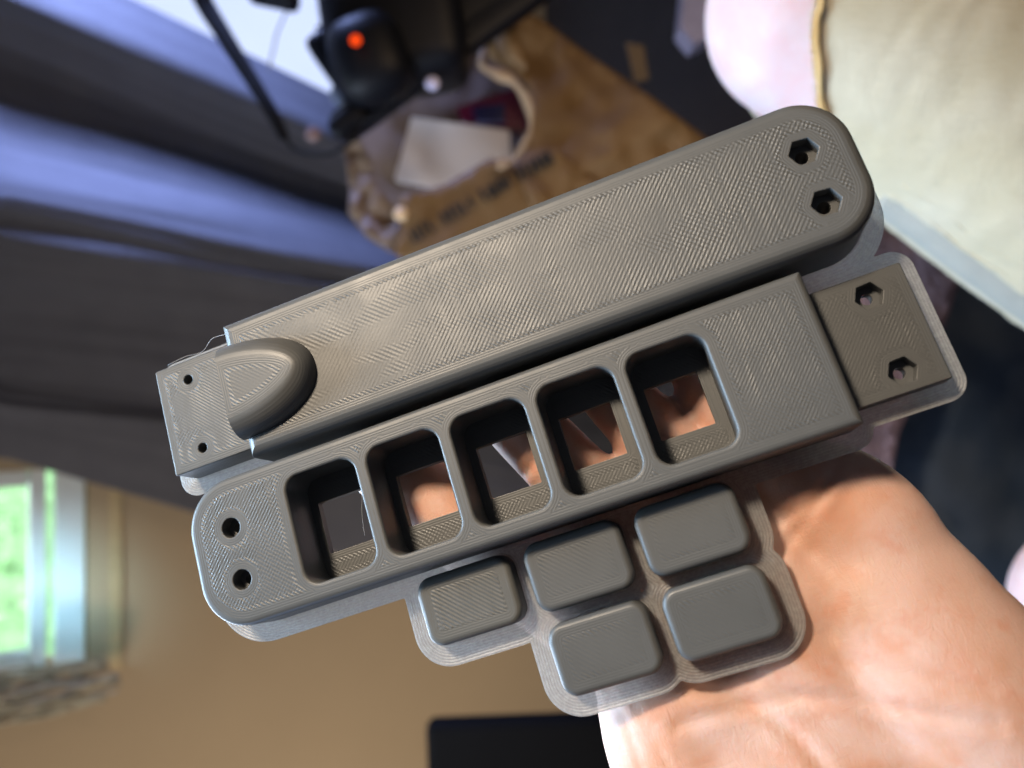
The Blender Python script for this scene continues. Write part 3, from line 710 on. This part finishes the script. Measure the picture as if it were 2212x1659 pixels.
bag = empty('paper_bag', at(1150, 420, 1.15), 'open brown paper grocery bag lying on its side with dark printing along its edge', 'paper bag')
panel('back_wall', [(750, 300), (800, 250), (900, 190), (1000, 120), (1080, 40), (1160, 60), (1200, 160), (1200, 400), (1080, 440), (800, 450), (752, 400)], lambda x, y: 1.27, M_KRD, bag, 22, .012, 9)
panel('side_gusset', [(742, 310), (772, 296), (800, 345), (812, 400), (850, 450), (868, 520), (846, 546), (792, 512), (752, 462), (756, 400)], lambda x, y: 1.13-.0002*(x-750), M_KRD, bag, 14, .022, 16)
fd = lambda x, y: 1.12-.10*(1-abs(y-470-(950-x)*.35)/200.)-.0001*(x-800)
panel('front_wall', [(862, 425), (905, 415), (960, 398), (1060, 340), (1090, 352), (1130, 358), (1200, 320), (1330, 420), (1420, 600), (1300, 660), (1000, 640), (850, 548), (866, 500)], lambda x, y: 1.08, M_KR, bag, 18, .007, 7)
panel('side_wall', [(1040, 95), (1085, 35), (1120, 22), (1165, 38), (1260, 110), (1400, 205), (1500, 280), (1640, 380), (1640, 640), (1330, 660), (1180, 520), (1105, 352), (1140, 300), (1148, 235), (1135, 180), (1100, 145), (1060, 130)], lambda x, y: 1.07+.10*abs(math.sin((x*.5+y*.85)/150.))*.45, M_KR, bag, 18, .022, 5)
rim = [at(x, y, d) for x, y, d in ((1048, 100, 1.06), (1040, 140, 1.05), (1075, 160, 1.045), (1110, 178, 1.04), (1140, 225, 1.035), (1146, 275, 1.035), (1128, 318, 1.04), (1100, 350, 1.045), (1076, 352, 1.05))]
tube('rolled_rim', spline([tuple(p) for p in rim], 5), [.0065+.002*math.sin(i*.7) for i in range(41)], paper('kraft_rim_highlight', (.42, .30, .19)), bag, 10, .5)  # paler paper colour holds the highlight of the curled edge
tube('folded_edge', [at(*p) for p in ((1108, 40, 1.05), (1090, 80, 1.04), (1110, 120, 1.04), (1135, 150, 1.04))], [.012, .018, .016, .006], M_KR, bag, 10, .6)
# the printed words: too blurred to read, kept as rows of letter-like strokes
wd = []; base0 = Vector((886, 512)); base1 = Vector((1212, 325)); dirp = (base1-base0).normalized(); nrm_ = Vector((dirp.y, -dirp.x))
for w0, w1 in ((0, 66), (82, 158), (176, 252), (268, 352)):
    x = w0
    while x < w1-6:
        wl = 11; c = base0+dirp*(x+wl/2)
        hgt = 27 if w0 < 300 else 24
        for kk in range(random.choice((3, 3, 4))):
            ty = random.random(); a_ = c+dirp*random.uniform(-wl*.4, wl*.4)
            if ty < .55: q = [(a_-nrm_*hgt/2), (a_+nrm_*hgt/2)]
            else:
                o2 = nrm_*random.choice((-.45, 0, .45))*hgt; q = [c-dirp*wl*.45+o2, c+dirp*wl*.45+o2]
            wd.append(tube_vf([at(p.x, p.y, 1.066) for p in q], .0021, 4, .3, ZC))
        x += wl+4
v, f = merge(wd); o = meshobj('printed_words', v, f, M_INK, bag, False)
M_BOXW = simple('white_card', (.78, .74, .76), .5, .4, .04, 10)
def slab(name, poly, d, th, mat, label, cat):
    o = panel(name, poly, d, mat, None, 40, 0, 1, th, smooth=False); tag(o, label, cat); return o
slab('white_box', [(889, 252), (1100, 282), (1110, 400), (980, 412), (852, 388)], lambda x, y: 1.16+.0001*(y-250), .05, M_BOXW, 'white cardboard box sticking out of the open paper bag', 'box')
slab('red_packet', [(985, 232), (1130, 185), (1150, 285), (1000, 262)], 1.19, .03, simple('dark_red_foil', (.16, .008, .03), .3, .5, .4, 30), 'dark red packet behind the white box inside the paper bag', 'packet')
slab('blue_packet', [(1020, 232), (1090, 222), (1092, 262), (1030, 262)], 1.165, .012, simple('navy_foil', (.01, .012, .05), .3), 'small navy packet on the dark red one inside the paper bag', 'packet')
# scattered things by the bag
slab('paper_slip', [(1352, 92), (1390, 98), (1402, 170), (1372, 178)], 1.18, .004, simple('beige_card', (.22, .17, .12), .7), 'small beige card lying beyond the paper bag', 'card')
slab('plastic_bottle', [(1482, -60), (1532, -60), (1528, 82), (1500, 96), (1470, 60)], 1.05, .04, simple('lilac_plastic', (.28, .27, .40), .3), 'pale lilac plastic piece beside the knee at the top edge', 'plastic piece')
# flattened balls drawn for small blurred spots
def ball(name, c, r, mat, parent=None, label=None, cat=None):
    bm = bmesh.new(); bmesh.ops.create_uvsphere(bm, u_segments=20, v_segments=12, radius=r); bm.transform(Matrix.Translation(c) @ RC.to_4x4() @ Matrix.Diagonal((1, 1, .55, 1))); me = D.meshes.new(name); bm.to_mesh(me); bm.free()
    o = link(name, me, mat, parent)
    if parent: o.matrix_parent_inverse = Matrix.Translation(parent.location).inverted()
    if label: tag(o, label, cat)
    return o
ball('pale_spot', at(866, 462, 1.045), .0095, simple('pale_spot_tone', (.85, .62, .38), .5), None, 'pale ball drawn for a blurred spot on the lower left corner of the paper bag', 'pale_spot')
# ------------------------------------------------------------------ black gadget with orange lamp, strap and cables
gad = empty('camera_rig', at(880, 60, .98), 'black camera rig with a glowing orange lamp, straps and cables at the top edge', 'camera rig')
M_G = simple('black_rig_plastic', (.004, .005, .009), .5, .2, .1, 20); M_STP = simple('black_webbing', (.006, .006, .009), .7, .2, .3, 40, .002, 200)
def gbox(nm, px, py, d, wx, wy, wz, rot, bev=.012, mat=M_G):
    s_ = K/FPX*d; Mx = Matrix.Translation(at(px, py, d)) @ RC.to_4x4() @ Matrix.Rotation(math.radians(rot), 4, 'Z'); return bevel_box(nm, (wx*s_, wy*s_, wz), mat, Mx, gad, bev, 4)
gbox('body', 850, 30, .98, 300, 330, .12, 8, .03)
gbox('lens_barrel', 800, 130, .93, 170, 190, .08, 20, .035)
gbox('hinge', 718, 130, .96, 60, 110, .05, 35, .010)
gbox('mount', 960, 30, .99, 330, 190, .07, 35, .02)
gbox('arm', 955, 120, .97, 560, 72, .03, 36, .010)
gbox('clamp', 752, 262, .95, 90, 48, .03, 40, .010)
gbox('knob', 590, -8, .97, 110, 40, .03, -12, .008)
ball('lamp', at(768, 87, .872), .0062, emis('orange_glow', (1, .07, .008), 1.15), gad)
ball('blur_spot', at(857, 16, .925), .0068, simple('warm_spot_tone', (.55, .42, .22), .25), gad); ball('blur_spot', at(889, 22, .925), .0045, simple('dull_spot_tone', (.10, .08, .05), .4), gad)  # small warm bulbs and reflections drawn as coloured balls
ball('blur_spot', at(934, 180, .945), .0085, simple('lilac_spot_tone', (.62, .62, .95), .3), gad); ball('blur_spot', at(676, 290, .94), .009, simple('pink_spot_tone', (.25, .17, .17), .6), gad)  # tinted balls drawn for blurred spots
tube('strap', spline([tuple(at(*p)) for p in ((415, -60, .98), (438, 0, .98), (480, 70, .97), (530, 150, .96), (585, 240, .95), (615, 300, .95))], 6), [.0125-.0002*i for i in range(31)], M_STP, gad, 10, .35, ZC)
tube('strap', spline([tuple(at(*p)) for p in ((612, 292, .95), (630, 318, .95), (662, 332, .95), (705, 334, .945), (745, 316, .94), (770, 285, .94), (782, 240, .94))], 6), .0026, M_STP, gad, 8)
tube('cable', spline([tuple(at(*p)) for p in ((690, 60, .95), (700, 110, .94), (716, 150, .94), (745, 205, .94), (775, 246, .94))], 6), .0042, M_STP, gad, 8)
tube('cable', spline([tuple(at(*p)) for p in ((835, 232, .93), (850, 200, .92), (845, 160, .92), (830, 240, .93), (770, 262, .94))], 6), .0022, M_STP, gad, 8)
tube('twig', spline([tuple(at(*p)) for p in ((626, 10, .99), (600, 68, .99), (590, 110, .99), (580, 150, .99))], 5), .0014, simple('grey_wire', (.25, .25, .22), .5), gad, 6)
gbox('bracket', 770, 215, .985, 110, 60, .03, -28, .01, simple('blue_grey_metal', (.20, .24, .36), .35))
